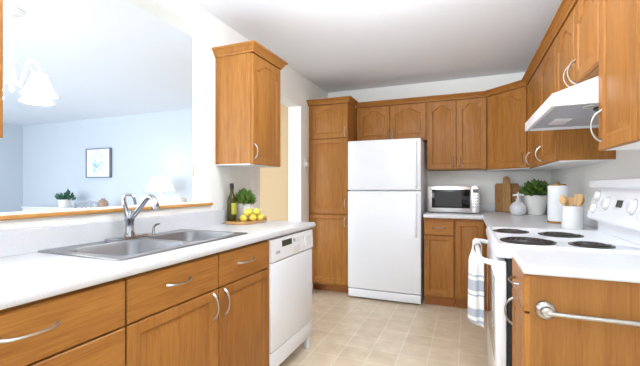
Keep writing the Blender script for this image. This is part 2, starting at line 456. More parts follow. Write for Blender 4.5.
# dishwasher
t = thing('dishwasher', 'white built-in dishwasher at the end of the left counter', 'dishwasher', (-1.35, 2.14, 0))
box(LW + .02, -1.09, 1.834, 2.44, .10, .866).build('tub_body', M['appliance'], t)
box(-1.089, -1.058, 1.836, 2.438, .198, .722, .004).build('door', M['appliance_t'], t)
cp = MB().extrude([(-1.089, .726), (-1.058, .726), (-1.052, .735), (-1.058, .862), (-1.089, .862)], lambda a, b, y: (a, y, b), 1.836, 2.438).build('control_panel', M['appliance'], t)
def on_panel(y0, y1, z0, z1, mat, nm, th=.003):
    f = lambda z: -1.052 - (z - .735) / (.862 - .735) * .006
    MB().loops([[(f(z) - .001, y, z) for y, z in ((y0, z0), (y1, z0), (y1, z1), (y0, z1))], [(f(z) + th, y, z) for y, z in ((y0, z0), (y1, z0), (y1, z1), (y0, z1))]], True, True).build(nm, M[mat], cp)
on_panel(1.965, 2.095, .805, .842, 'display', 'display')
on_panel(1.885, 1.935, .772, .788, 'grey_plastic', 'badge', .0015)
on_panel(2.30, 2.385, .765, .822, 'ceramic', 'latch_button', .006)
on_panel(2.105, 2.21, .748, .778, 'ceramic', 'handle_recess', .004)
for k in range(4): on_panel(2.12 + .045 * k, 2.15 + .045 * k, .812, .834, 'grey_plastic' if k == 0 else 'ceramic', 'button', .002)
box(-1.085, -1.060, 1.836, 2.438, .085, .192, .004).build('kick_plate', M['appliance_t'], t)
for y in (1.86, 2.40):
    MB().box(-1.10, -1.066, y - .025, y + .025, .0, .084, .003).build('foot', M['appliance'], t)

# counter with sink cut-out
t = thing('left_countertop', 'long white laminate countertop on the left with the sink set in it', 'countertop', (-1.35, 1.2, .872))
CX0, CX1, SX0, SX1, SY0, SY1 = LW + .002, -1.048, -1.585, -1.165, .935, 1.695
ct = MB()
nose = [(SX1, .872), (CX1 - .012, .872), (CX1 - .004, .875), (CX1, .883), (CX1, .897), (CX1 - .004, .906), (CX1 - .014, .910), (SX1, .910)]
ct.extrude(nose, lambda a, b, y: (a, y, b), 0.2, 2.475)
ct.box(CX0, SX0, 0.2, 2.475, .872, .910)
ct.box(SX0, SX1, 0.2, SY0, .872, .910); ct.box(SX0, SX1, SY1, 2.475, .872, .910)
top = ct.build('top', M['counter'], t)
MB().extrude([(0, 0), (.019, 0), (.019, .094), (.014, .099), (0, .099)], lambda a, b, y: (CX0 + a, y, .9105 + b), 0.2, 2.30).build('backsplash', M['counter'], t)

# sink
t = thing('kitchen_sink', 'stainless double bowl sink set into the left counter', 'sink', (-1.37, 1.31, .911))
def rrect(x0, x1, y0, y1, r, n=6):
    L = []
    for cx, cy, a0 in ((x1 - r, y1 - r, 0), (x0 + r, y1 - r, 90), (x0 + r, y0 + r, 180), (x1 - r, y0 + r, 270)):
        for i in range(n + 1):
            a = math.radians(a0 + 90 * i / n); L.append((cx + r * math.cos(a), cy + r * math.sin(a)))
    return L
def z_(L, z): return [(x, y, z) for x, y in L]
RX0, RX1, RY0, RY1 = -1.606, -1.142, .912, 1.718
bowls = ((-1.525, -1.175, .955, 1.293, .058), (-1.525, -1.175, 1.338, 1.675, .058))
# deck built as a frame of strips round the two bowls, corner fillets included
dk = MB()
zt = .9165
def ring_fill(o, i): dk.loops([o, i])
mid = (bowls[0][3] + bowls[1][2]) / 2
for (x0, x1, y0, y1, r), (ya, yb_) in zip(bowls, ((RY0, mid), (mid, RY1))):
    out = []
    for (x, y) in rrect(x0, x1, y0, y1, r):
        # push each point straight out to the deck rectangle
        cx, cy = (x0 + x1) / 2, (y0 + y1) / 2
        dx, dy = x - cx, y - cy
        kx = ((RX1 if dx > 0 else RX0) - cx) / dx if abs(dx) > 1e-6 else 1e9
        ky = ((yb_ if dy > 0 else ya) - cy) / dy if abs(dy) > 1e-6 else 1e9
        k = min(kx, ky); out.append([cx + dx * k, cy + dy * k])
    # exact corners
    for X in (RX0, RX1):
        for Y in (ya, yb_):
            j = min(range(len(out)), key=lambda q: (out[q][0] - X) ** 2 + (out[q][1] - Y) ** 2); out[j] = [X, Y]
    ring_fill(z_(out, zt), z_(rrect(x0, x1, y0, y1, r), zt))
dk.loops([z_(rrect(RX0, RX1, RY0, RY1, .012), zt), z_(rrect(RX0 - .003, RX1 + .003, RY0 - .003, RY1 + .003, .014), zt - .002), z_(rrect(RX0 - .004, RX1 + .004, RY0 - .004, RY1 + .004, .015), .911)])
dk.build('rim', M['steel'], t)
for x0, x1, y0, y1, r in bowls:
    b = MB().loops([z_(rrect(x0, x1, y0, y1, r), zt), z_(rrect(x0 + .004, x1 - .004, y0 + .004, y1 - .004, r), zt - .005),
        z_(rrect(x0 + .012, x1 - .012, y0 + .012, y1 - .012, r), .80), z_(rrect(x0 + .022, x1 - .022, y0 + .022, y1 - .022, r), .765), z_(rrect(x0 + .05, x1 - .05, y0 + .05, y1 - .05, r * .8), .75)], False, True).build('bowl', M['steel'], t)
    MB().disc(((x0 + x1) / 2, (y0 + y1) / 2, .7505), (0, 0, 1), [(.045, 0), (.045, .003), (.036, .003), (.030, -.0002)]).build('drain', M['chrome'], b)

# faucet
t = thing('kitchen_faucet', 'chrome single lever faucet standing behind the sink', 'faucet', (-1.557, 1.30, .9165))
FXX, FY = -1.557, 1.30
MB().loops([z_(rrect(FXX - .027, FXX + .027, FY - .13, FY + .13, .026), .9168), z_(rrect(FXX - .027, FXX + .027, FY - .13, FY + .13, .026), .925), z_(rrect(FXX - .022, FXX + .022, FY - .125, FY + .125, .022), .93)], True, True).build('deck_plate', M['chrome'], t)
MB().lathe([(.027, .929), (.025, .94), (.0205, .952), (.0195, 1.00), (.023, 1.008), (.024, 1.035), (.020, 1.052), (.008, 1.062)], FXX, FY).build('body', M['chrome'], t)
lv = smooth_pts([(FXX - .004, FY - .008, 1.045), (FXX - .014, FY - .018, 1.09), (FXX - .020, FY - .016, 1.128), (FXX - .010, FY + .004, 1.136), (FXX + .004, FY + .018, 1.125), (FXX + .014, FY + .022, 1.085)])
MB().tube(lv, [.0105] * 5 + [.0085] * 10 + [.0065] * (len(lv) - 15), 10).build('lever', M['chrome'], t)
sp = smooth_pts([(FXX + .004, FY, 1.012), (FXX + .03, FY, 1.035), (FXX + .07, FY + .002, 1.076), (FXX + .105, FY + .003, 1.113), (FXX + .128, FY + .004, 1.126), (FXX + .150, FY + .005, 1.117), (FXX + .162, FY + .006, 1.092), (FXX + .165, FY + .006, 1.066)])
ks = len(sp)
MB().tube(sp, [.0135 if q < ks - 8 else .0135 + .0045 * min(1, (q - ks + 8) / 4) for q in range(ks)], 14).build('spout', M['chrome'], t)

t = thing('side_sprayer', 'small chrome side sprayer on the sink deck beside the faucet', 'sprayer', (-1.557, 1.447, .9165))
MB().lathe([(.016, .917), (.015, .923), (.009, .927), (.0075, .94), (.007, .952)], -1.557, 1.447, n=16).build('base', M['chrome'], t)
MB().tube([(-1.557, 1.447, .950), (-1.555, 1.449, .962), (-1.545, 1.455, .972), (-1.528, 1.464, .976)], [.006, .0065, .006, .004], 10).build('head', M['chrome'], t)

# ------------------------------------------------------------------ left wall cabinets
def carcass(name, poly, z0, z1, root, mat='oak_z'): return MB().prism(poly, z0, z1).build(name, M[mat], root, smooth=False)
FU = Face((-1.347, 0), (0, 1), (1, 0))
t = thing('wall_cabinet', 'oak wall cabinet with one arched door beside the pass-through', 'wall cabinet', (-1.48, 2.24, 1.325))
box(LW + .002, -1.347, 2.06, 2.452, 1.332, 2.10).build('carcass', M['oak_z'], t)
box(LW + .004, -1.35, 2.062, 2.450, 1.3255, 1.3315).build('underside', M['white_trim'], t)
add_door(t, FU, 2.064, 2.448, 1.328, 2.074, .055, (2.078, 1.415, True), hl=.10)
crown_mesh([(LW + .002, 2.06), (-1.331, 2.06), (-1.331, 2.452), (LW + .002, 2.452)], 2.080, proj=.042, h=.057).build('crown_moulding', M['oak_y'], t)
t = thing('wall_cabinet', 'oak wall cabinet cut off by the left photo edge above the counter', 'wall cabinet', (-1.48, .3, 1.325))
box(LW + .002, -1.327, .0, .657, 1.326, 2.07).build('carcass', M['oak_z'], t)
add_door(t, FU, .004, .322, 1.326, 2.052, .055, (.29, 1.415, True), hl=.10)
add_door(t, FU, .328, .653, 1.326, 2.052, .055, (.36, 1.415, True), hl=.10)
crown_mesh([(LW + .002, 0), (-1.309, 0), (-1.309, .657), (LW + .002, .657)], 2.056, h=.068).build('crown_moulding', M['oak_y'], t)

# ------------------------------------------------------------------ back wall run
PY = 3.668
FP = Face((0, PY), (1, 0), (0, -1))
t = thing('pantry_cabinet', 'tall oak pantry cabinet of three doors left of the fridge', 'cabinet', (-1.4, 3.95, 0))
box(LW + .003, -1.171, PY, YB - .002, .105, 2.075).build('carcass', M['oak_z'], t)
box(LW + .003, -1.171, 3.79, YB - .002, .001, .105).build('toe_kick', M['oak_dark'], t)
PX0, PX1 = LW + .035, -1.174
add_door(t, FP, PX0, PX1, 1.700, 2.064, .05, (PX1 - .03, 1.765, True), hl=.10, hh=.024)
add_door(t, FP, PX0, PX1, .880, 1.692, 0, (PX1 - .03, .99, True), hl=.10, hh=.024)
add_door(t, FP, PX0, PX1, .125, .872, 0, (PX1 - .03, .80, True), hl=.10, hh=.024)
crown_mesh([(LW + .003, PY - .018), (-1.171, PY - .018), (-1.171, 3.885)], 2.072, h=.056).build('crown_moulding', M['oak_x'], t)

UY = 3.956
FB = Face((0, UY), (1, 0), (0, -1))
t = thing('wall_cabinet', 'short two-door oak wall cabinet above the white fridge', 'wall cabinet', (-.78, 4.1, 1.68))
box(-1.163, -.392, UY, YB - .002, 1.672, 2.07).build('carcass', M['oak_z'], t)
add_door(t, FB, -1.150, -.787, 1.69, 2.064, .05, (-.815, 1.755, True), hl=.10, hh=.024)
add_door(t, FB, -.779, -.402, 1.69, 2.064, .05, (-.748, 1.755, True), hl=.10, hh=.024)
crown_mesh([(-1.163, UY - .018), (-.392, UY - .018)], 2.070, h=.050).build('crown_moulding', M['oak_x'], t)
t = thing('wall_cabinet', 'tall two-door oak wall cabinet above the microwave', 'wall cabinet', (-.1, 4.1, 1.35))
box(-.390, .184, UY, YB - .002, 1.352, 2.07).build('carcass', M['oak_z'], t)
add_door(t, FB, -.386, -.102, 1.358, 2.064, .05, (-.132, 1.43, True), hl=.10, hh=.024)
add_door(t, FB, -.096, .181, 1.358, 2.064, .05, (-.066, 1.43, True), hl=.10, hh=.024)
crown_mesh([(-.390, UY - .018), (.186, UY - .018)], 2.070, h=.050).build('crown_moulding', M['oak_x'], t)
# diagonal corner cabinet
RU = .51                                          # carcass face of the right wall cabinets
CY = 3.62
t = thing('corner_wall_cabinet', 'diagonal oak corner wall cabinet with one wide arched door', 'wall cabinet', (.5, 4.0, 1.35))
carcass('carcass', [(.188, YB - .002), (.188, UY), (RU, CY), (RW - .002, CY), (RW - .002, YB - .002)], 1.344, 2.07, t)
carcass('underside', [(.19, YB - .004), (.19, UY + .004), (RU + .004, CY + .002), (RW - .004, CY + .002), (RW - .004, YB - .004)], 1.338, 1.3435, t, 'white_trim')
dv = Vector((RU - .188, CY - UY)); dl = dv.length; dn = dv.normalized()
FD = Face((.188, UY), (dn.x, dn.y), (dn.y, -dn.x))
add_door(t, FD, .022, dl - .02, 1.348, 2.064, .06, (dl - .05, 1.43, True), hl=.10, hh=.024)
wn = Vector((dn.y, -dn.x)) * .018
crown_mesh([(.188 + wn.x + .006, UY - .018), (RU - .018, CY + .012)], 2.070, h=.050).build('crown_moulding', M['oak_x'], t)

# ------------------------------------------------------------------ right wall cabinets
FR = Face((RU, 0), (0, -1), (-1, 0))              # u runs towards the viewer: u = -y
def rdoor(t, ya, yb_, z0, z1, arch, hy=None, hz=None, **k):
    return add_door(t, FR, -ya, -yb_, z0, z1, arch, None if hy is None else (-hy, hz, True), **k)
t = thing('wall_cabinet', 'two-door oak wall cabinet between the corner cabinet and the range hood', 'wall cabinet', (.65, 3.0, 1.335))
box(RU, RW - .002, 2.532, CY - .002, 1.332, 2.07).build('carcass', M['oak_z'], t)
box(RU + .004, RW - .004, 2.536, CY - .006, 1.326, 1.3315).build('underside', M['white_trim'], t)
rdoor(t, 3.50, 3.024, 1.335, 2.064, .055, 3.46, 1.41, hl=.105, hh=.032)
rdoor(t, 3.018, 2.536, 1.335, 2.064, .055, 2.975, 1.41, hl=.105, hh=.036)
crown_mesh([(RU - .018, CY - .008), (RU - .018, 2.532)], 2.070, h=.050).build('crown_moulding', M['oak_y'], t)
t = thing('wall_cabinet', 'short two-door oak wall cabinet directly above the range hood', 'wall cabinet', (.65, 2.15, 1.68))
box(RU, RW - .002, 1.770, 2.530, 1.678, 2.07).build('carcass', M['oak_z'], t)
rdoor(t, 2.526, 2.133, 1.684, 2.064, .055, 2.168, 1.735, hl=.115, hh=.036)
rdoor(t, 2.127, 1.774, 1.684, 2.064, .055, 2.092, 1.735, hl=.115, hh=.036)
crown_mesh([(RU - .018, 2.530), (RU - .018, 1.770)], 2.070, h=.050).build('crown_moulding', M['oak_y'], t)
t = thing('wall_cabinet', 'oak wall cabinet nearest the viewer at the right photo edge', 'wall cabinet', (.65, 1.35, 1.335))
box(RU, RW - .002, .95, 1.768, 1.326, 2.07).build('carcass', M['oak_z'], t)
box(RU + .004, RW - .004, .954, 1.764, 1.320, 1.3255).build('underside', M['white_trim'], t)
rdoor(t, 1.766, 1.414, 1.320, 2.064, .055, 1.732, 1.415, hl=.12, hh=.036)
rdoor(t, 1.406, .956, 1.320, 2.064, .055, 1.00, 1.425, hl=.12)
crown_mesh([(RU - .018, 1.768), (RU - .018, .95)], 2.070, h=.050).build('crown_moulding', M['oak_y'], t)

# range hood
t = thing('range_hood', 'white under-cabinet range hood over the stove', 'range hood', (.6, 2.15, 1.51))
prof = [(.332, 1.515), (.332, 1.566), (.50, 1.626), (.60, 1.676), (RW - .002, 1.676), (RW - .002, 1.515), (RW - .02, 1.515), (RW - .02, 1.535), (.348, 1.535), (.348, 1.515)]
hd = MB().extrude(prof, lambda a, b, y: (a, y, b), 1.790, 2.510)
for y0, y1 in ((1.772, 1.790), (2.510, 2.528)):
    hd.extrude([(.332, 1.515), (.332, 1.566), (.50, 1.626), (.60, 1.676), (RW - .002, 1.676), (RW - .002, 1.515)], lambda a, b, y: (a, y, b), y0, y1)
hd.build('canopy', M['appliance'], t, smooth=False)
box(.352, RW - .024, 1.80, 2.50, 1.527, 1.5345).build('underside_panel', M['grey_plastic'], t)
MB().disc((.60, 1.95, 1.527), (0, 0, -1), [(.075, 0), (.075, .006), (.02, .01)]).build('fan_grille', M['dark_plastic'], t)
box(.42, .50, 2.18, 2.36, 1.520, 1.527, .002).build('light_lens', M['ceramic_g'], t)
lp = [(.66, 1.86, 1.5255), (.58, 1.845, 1.521)]
for i in range(13):
    a = PI * (-.35 - 1.25 * i / 12); lp.append((.50 + .032 * math.cos(a), 1.875 + .032 * math.sin(a), 1.521))
MB().tube(lp, .0042, 8).build('wire_guard', M['white_wire'], t)

# ------------------------------------------------------------------ fridge
t = thing('fridge', 'white top-freezer fridge between the pantry and the back counter', 'refrigerator', (-.785, 3.95, 0))
box(-1.162, -.418, 3.692, YB - .02, .03, 1.648, .006).build('body', M['appliance_t'], t)
def fridge_door(z0, z1, nm):
    return MB().box(-1.166, -.415, 3.624, 3.688, z0, z1, .012, 3).build(nm, M['appliance_t'], t)
d = fridge_door(1.138, 1.655, 'freezer_door')
MB().tube([(-.462, 3.626, 1.625), (-.462, 3.605, 1.60), (-.462, 3.602, 1.40), (-.462, 3.605, 1.19), (-.462, 3.626, 1.165)], [.012, .012, .011, .012, .012], 10).build('handle', M['appliance'], d)
d = fridge_door(.112, 1.130, 'fridge_door')
MB().tube([(-.462, 3.626, 1.10), (-.462, 3.605, 1.08), (-.462, 3.602, .90), (-.462, 3.605, .71), (-.462, 3.626, .685)], [.012, .012, .011, .012, .012], 10).build('handle', M['appliance'], d)
kk = MB().box(-1.162, -.418, 3.634, 3.69, .022, .105, .004)
kk.build('kick_grille', M['appliance'], t)
for x in (-1.09, -.48): MB().lathe([(.018, .0), (.018, .03)], x, 3.72, n=12).build('foot', M['dark_plastic'], t)

# ------------------------------------------------------------------ base cabinets, back and right
BY = 3.676
FBB = Face((0, BY), (1, 0), (0, -1))
t = thing('base_cabinet', 'narrow oak base cabinet with one drawer and door beside the fridge', 'cabinet', (-.25, 3.95, 0))
box(-.392, -.108, BY, YB - .002, .095, .868).build('carcass', M['oak_z'], t)
box(-.392, -.108, 3.735, YB - .002, .001, .095).build('toe_kick', M['oak_dark'], t)
add_door(t, FBB, -.386, -.116, .705, .842, 0, (-.25, .775, False), mat='oak_x', name='drawer', flat=True, hl=.115, hh=.024)
add_door(t, FBB, -.386, -.116, .112, .697, 0, (-.362, .61, True), hl=.10, hh=.024, frame=.05)
t = thing('base_cabinet', 'oak corner base cabinet with one full-height door, right of the narrow drawer cabinet', 'cabinet', (.3, 3.95, 0))
carcass('carcass', [(-.104, YB - .002), (-.104, BY), (.187, BY), (.187, 3.20), (RW - .002, 3.20), (RW - .002, YB - .002)], .095, .868, t)
carcass('toe_kick', [(-.104, YB - .004), (-.104, 3.735), (.25, 3.735), (.25, 3.20), (RW - .004, 3.20), (RW - .004, YB - .004)], .001, .0945, t, 'oak_dark')
add_door(t, FBB, -.100, .150, .112, .842, 0, None, frame=.05)
FRB = Face((.187, 0), (0, -1), (-1, 0))
add_door(t, FRB, -3.62, -3.21, .112, .842, 0, None, frame=.05)
t = thing('base_cabinet', 'oak base cabinet hidden mostly behind the stove on its far side', 'cabinet', (.5, 2.87, 0))
box(.187, RW - .002, 2.536, 3.198, .095, .868).build('carcass', M['oak_z'], t)
box(.25, RW - .004, 2.536, 3.198, .001, .0945).build('toe_kick', M['oak_dark'], t)
add_door(t, FRB, -3.192, -2.542, .705, .842, 0, (-2.87, .775, False), mat='oak_y', name='drawer', flat=True)
add_door(t, FRB, -3.192, -2.542, .112, .697, 0, (-2.6, .61, True))
t = thing('base_cabinet', 'oak base cabinet nearest the viewer on the right with towel bar on its end', 'cabinet', (.5, 1.5, 0))
box(.199, RW - .002, 1.412, 1.752, .095, .878).build('carcass', M['oak_z'], t)
box(.199, RW - .002, 1.404, 1.4115, .095, .878).build('end_panel', M['oak_end_shaded'], t)
box(.26, RW - .004, 1.404, 1.752, .001, .0945).build('toe_kick', M['oak_dark'], t)
FRN = Face((.199, 0), (0, -1), (-1, 0))
add_door(t, FRN, -1.750, -1.404, .749, .872, 0, (-1.575, .812, False), mat='oak_y', name='drawer', flat=True, hl=.12)
add_door(t, FRN, -1.750, -1.404, .112, .742, 0, (-1.715, .65, True), hl=.11, hh=.032)

# counters
def nosed(m, pts_front, x_in):
    pass
t = thing('corner_countertop', 'L-shaped white laminate countertop in the far corner, holding the microwave', 'countertop', (.3, 3.9, .872))
cm = MB()
YF = 3.630; XF = .135
cm.loops([z_(L, z) for L, z in (
    ([(-.394, YB - .002), (-.394, YF + .006), (XF + .006, YF + .006), (XF + .006, 2.533), (RW - .002, 2.533), (RW - .002, YB - .002)], .872),
    ([(-.394, YB - .002), (-.394, YF), (XF, YF), (XF, 2.533), (RW - .002, 2.533), (RW - .002, YB - .002)], .880),
    ([(-.394, YB - .002), (-.394, YF), (XF, YF), (XF, 2.533), (RW - .002, 2.533), (RW - .002, YB - .002)], .902),
    ([(-.394, YB - .002), (-.394, YF + .008), (XF + .008, YF + .008), (XF + .008, 2.533), (RW - .002, 2.533), (RW - .002, YB - .002)], .910))], True, True)
cm.build('top', M['counter'], t)
MB().box(-.394, RW - .022, YB - .021, YB - .002, .9105, 1.0, .003).box(RW - .021, RW - .002, 2.533, YB - .022, .9105, 1.0, .003).build('backsplash', M['counter'], t)
t = thing('near_countertop', 'short white laminate countertop nearest the viewer on the right', 'countertop', (.48, 1.5, .872))
XN, YN = .176, 1.386
cm = MB()
cm.loops([z_([(x0, 1.764), (x0, y0), (RW - .002, y0), (RW - .002, 1.764)], z) for x0, y0, z in ((XN + .005, YN + .005, .879), (XN, YN, .885), (XN, YN, .903), (XN + .007, YN + .007, .910))], True, True)
cm.build('top', M['counter'], t)
MB().box(RW - .021, RW - .002, 1.392, 1.764, .9105, 1.0, .003).build('backsplash', M['counter'], t)

# towel bar on the end panel
t = thing('towel_bar', 'brushed metal towel bar on the oak end panel at lower right', 'towel bar', (.5, 1.403, .762))
for x in (.243, .70):
    MB().disc((x, 1.4032, .762), (0, -1, 0), [(.031, 0), (.031, .008), (.027, .014), (.018, .018), (.017, .040), (.012, .044)]).build('bracket', M['nickel'], t)
MB().tube([(.243, 1.363, .762), (.70, 1.363, .762)], .0082, 12).build('bar', M['nickel'], t)

# ------------------------------------------------------------------ stove
RY0_, RY1_ = 1.768, 2.529
t = thing('stove', 'white electric coil stove on the right wall', 'stove', (.45, 2.15, 0))
box(.165, RW - .02, RY0_ + .003, RY1_ - .003, .03, .8615).build('body', M['dark_plastic'], t)
for x in (.21, .72):
    for y in (1.82, 2.47): MB().lathe([(.016, 0), (.016, .03)], x, y, n=10).build('foot', M['dark_plastic'], t)
ck = MB().loops([z_(rrect(.122, RW - .02, RY0_, RY1_, .022), .862), z_(rrect(.113, RW - .02, RY0_, RY1_, .022), .872), z_(rrect(.111, RW - .02, RY0_, RY1_, .022), .905), z_(rrect(.117, RW - .02, RY0_ + .004, RY1_ - .004, .022), .918), z_(rrect(.132, RW - .025, RY0_ + .016, RY1_ - .016, .018), .922), z_(rrect(.14, RW - .03, RY0_ + .024, RY1_ - .024, .018), .918)], True, True).build('cooktop', M['appliance'], t)
for x, y, r in ((.232, 2.315, .080), (.262, 1.93, .104), (.458, 2.245, .090), (.503, 1.905, .072)):
    b = thing_b = MB().disc((x, y, .9181), (0, 0, 1), [(r + .012, 0), (r + .012, .004), (r + .004, .005), (r * .96, .0015), (.02, .001)], 32).build('burner', M['drip'], t)
    pts = []
    turns = 4 if r > .1 else 3
    for i in range(turns * 28 + 1):
        a = 2 * PI * i / 28; rr = .018 + (r - .022) * i / (turns * 28)
        pts.append((x + rr * math.cos(a), y + rr * math.sin(a), .9235))
    MB().tube(pts, .0046, 6).build('coil', M['coil'], b)
# back guard
GP = [(.700, .921), (.700, .985), (.655, .992), (.648, 1.003), (.690, 1.168), (.662, 1.172), (.656, 1.182), (.660, 1.208), (.69, 1.216), (RW - .004, 1.216), (RW - .004, .921)]
gd = MB().extrude(GP, lambda a, b, y: (a, y, b), RY0_ + .002, RY1_ - .002).build('backguard', M['appliance'], t, angle=30)
gn = Vector((-(1.168 - 1.003), 0, (.690 - .648))).normalized()
def on_guard(y, z, off=.0005):
    q = (z - 1.003) / (1.168 - 1.003); return Vector((.648 + .042 * q, y, z)) + gn * off
for y, z in ((2.435, 1.122), (2.445, 1.056), (2.275, 1.088), (1.955, 1.086), (1.845, 1.122), (1.835, 1.056)):
    r = .027 if abs(z - 1.087) > .01 else .033
    k = MB().disc(on_guard(y, z), gn, [(r, 0), (r, .004), (r * .8, .008), (r * .76, .017), (r * .66, .020)]).build('knob', M['ceramic'], gd)
    MB().disc(on_guard(y, z, .0003), gn, [(r + .004, 0), (r + .004, .0015)]).build('dial_ring', M['grey_plastic'], k)
fz = Vector((0, 0, 1)); gu = Vector((.042, 0, .165)).normalized()
def guard_patch(y0, y1, z0, z1, nm, mat, th=.002):
    a = [on_guard(y, z, .0004) for y, z in ((y0, z0), (y1, z0), (y1, z1), (y0, z1))]
    MB().loops([a, [p + gn * th for p in a]], True, True).build(nm, M[mat], gd)
guard_patch(2.08, 2.15, 1.076, 1.110, 'clock_display', 'display')
guard_patch(2.02, 2.215, 1.03, 1.145, 'clock_panel', 'appliance', .0003)
# oven door, drawer
od = MB().box(.120, .162, RY0_ + .004, RY1_ - .004, .235, .845, .006).build('oven_door', M['appliance'], t)
box(.1185, .1205, 1.855, 2.44, .36, .75, .0008).build('window', M['oven_glass'], od)
hp = [(.124, 2.46, .83), (.085, 2.455, .838), (.062, 2.43, .838), (.055, 2.30, .834), (.055, 2.00, .834), (.062, 1.86, .834), (.085, 1.825, .832), (.124, 1.81, .825)]
MB().tube(smooth_pts(hp), .0125, 10).build('handle', M['appliance'], od)
box(.122, .162, RY0_ + .004, RY1_ - .004, .055, .228, .006).build('storage_drawer', M['appliance'], t)

# tea towel over the oven handle
tw = MB()
ny, nz = 20, 34
grid = []
plan = smooth_pts([(.040, 2.42, 0), (.020, 2.36, 0), (.030, 2.31, 0), (.012, 2.26, 0), (.020, 2.21, 0), (.045, 2.185, 0), (.066, 2.20, 0), (.088, 2.185, 0)], 3)
ny = len(plan)
for iz in range(nz):
    s = iz / (nz - 1)
    row = []
    for iy in range(ny):
        v = iy / (ny - 1); y0 = 2.42 - .20 * v; pv = plan[iy]
        if s < .26: x, y, z = .0770, y0, .60 + (.834 - .60) * s / .26
        elif s < .40:
            a = PI * (s - .26) / .14; x, y, z = .055 + .0215 * math.cos(a), y0, .836 + .0215 * math.sin(a)
        else:
            q = (s - .40) / .60
            k = min(1.0, max(0.0, (q - .03) * 6)); k = k * k * (3 - 2 * k)
            spread = 1 + .35 * q
            x = .0335 + (pv.x - .0335) * k * (1 if pv.x > .05 else spread); y = y0 + (pv.y - y0) * k
            z = .836 - (.395 + .05 * v) * q
        row.append((x, y, z))
    grid.append(row)
tw.loops(grid, closed=False)
o = tw.build('tea_towel', M['towel'], smooth=True, base=(0.05, 2.28, 0.0), angle=180)
o.modifiers.new('thick', 'SOLIDIFY').thickness = 0.003
o.modifiers['thick'].offset = 0
tag(o, 'white tea towel with grey stripes hanging from the oven handle', 'towel')

# ------------------------------------------------------------------ things on the far counter
ZT = .9105
t = thing('microwave', 'stainless microwave on the back counter beside the fridge', 'microwave', (-.13, 4.08, ZT))
MX0, MX1, MY, MZ0, MZ1 = -.368, .114, 3.815, .917, 1.180
box(MX0, MX1, MY + .03, YB - .03, MZ0, MZ1, .004).build('body', M['steel_panel'], t)
dm = MB().box(MX0, .038, MY, MY + .028, MZ0 + .002, MZ1 - .002, .004).build('door', M['steel_panel'], t)
gl = box(MX0 + .038, .030, MY - .002, MY + .002, MZ0 + .045, MZ1 - .034, .001).build('window', M['black_glass'], dm)
box(MX0 + .07, -.05, MY - .0032, MY - .0022, MZ0 + .062, MZ1 - .052).build('mesh_screen', plain('window_mesh', (44, 44, 46), 0.55), gl)
cp = MB().box(.041, MX1, MY + .001, MY + .028, MZ0 + .002, MZ1 - .002, .004).build('control_panel', M['steel_panel'], t)
box(.052, .106, MY - .001, MY + .001, MZ1 - .065, MZ1 - .028).build('display', M['display'], cp)
for r_ in range(5):
    for c_ in range(3):
        box(.052 + .019 * c_, .067 + .019 * c_, MY - .001, MY + .001, MZ1 - .098 - .028 * r_, MZ1 - .082 - .028 * r_).build('button', M['grey_plastic'], cp)
for x in (MX0 + .04, MX1 - .04):
    for y in (MY + .06, YB - .07): MB().lathe([(.014, ZT), (.014, MZ0)], x, y, n=10).build('foot', M['dark_plastic'], t)

# cutting boards leaning on the backsplash
def lean(y_top, y_bot, z0, zh):
    a = math.atan2(y_top - y_bot, zh); return Matrix.Rotation(-a, 4, 'X')
def board(nm, label, outline, x, yb0, ang, th, mat):
    m = MB(); n = len(outline)
    m.loops([[(u, -th / 2, v) for u, v in outline], [(u, th / 2, v) for u, v in outline]], True, True)
    bmesh.ops.bevel(m.bm, geom=[e for e in m.bm.edges], offset=.003, segments=1, affect='EDGES')
    bmesh.ops.transform(m.bm, matrix=Matrix.Translation((x, yb0, ZT + .003)) @ Matrix.Rotation(-ang, 4, 'X'), verts=m.bm.verts)
    o = m.build(nm, M[mat], base=(x, yb0, ZT)); return tag(o, label, 'cutting board')
board('cutting_board', 'wide brown wooden cutting board leaning on the backsplash at the rear', [(-.112, 0), (.112, 0), (.112, .285), (.100, .299), (-.100, .299), (-.112, .285)], .385, 4.165, .17, .018, 'board')
pd = [(-.038, 0), (.038, 0), (.038, .275)]
for i in range(9):
    a = i / 8; pd.append((.030 * math.cos(PI * a) , .345 + .025 * math.sin(PI * a)))
pd.append((-.038, .275))
pd = [(-.038, 0), (.038, 0), (.038, .28), (.030, .30)] + [(.030 * math.cos(PI * i / 8), .345 + .03 * math.sin(PI * i / 8)) for i in range(9)] + [(-.030, .30), (-.038, .28)]
board('cutting_board', 'narrow wooden paddle board with a rounded handle leaning in front of the wide board', pd, .378, 4.12, .17, .016, 'board_b')

def leaves(m, c, R, H, n, size, up=.5, seed=1, droop=0.0):
    rnd = random.Random(seed)
    for i in range(n):
        th = rnd.uniform(0, 2 * PI); ph = math.acos(rnd.uniform(0.0, 1.0)); rr = rnd.uniform(.55, 1.0)
        d = Vector((math.sin(ph) * math.cos(th), math.sin(ph) * math.sin(th), math.cos(ph)))
        p = Vector(c) + Vector((d.x * R * rr, d.y * R * rr, d.z * H * rr - droop * (1 - d.z)))
        ax = (d + Vector((rnd.uniform(-.6, .6), rnd.uniform(-.6, .6), up + rnd.uniform(-.4, .4)))).normalized()
        sd = ax.cross(Vector((rnd.uniform(-1, 1), rnd.uniform(-1, 1), rnd.uniform(-1, 1)))).normalized()
        nn = ax.cross(sd)
        l = size * rnd.uniform(.7, 1.25); w = l * .30
        b0 = p - ax * l * .5
        m.face([b0, b0 + ax * l * .45 + sd * w + nn * l * .06, b0 + ax * l, b0 + ax * l * .45 - sd * w + nn * l * .06])
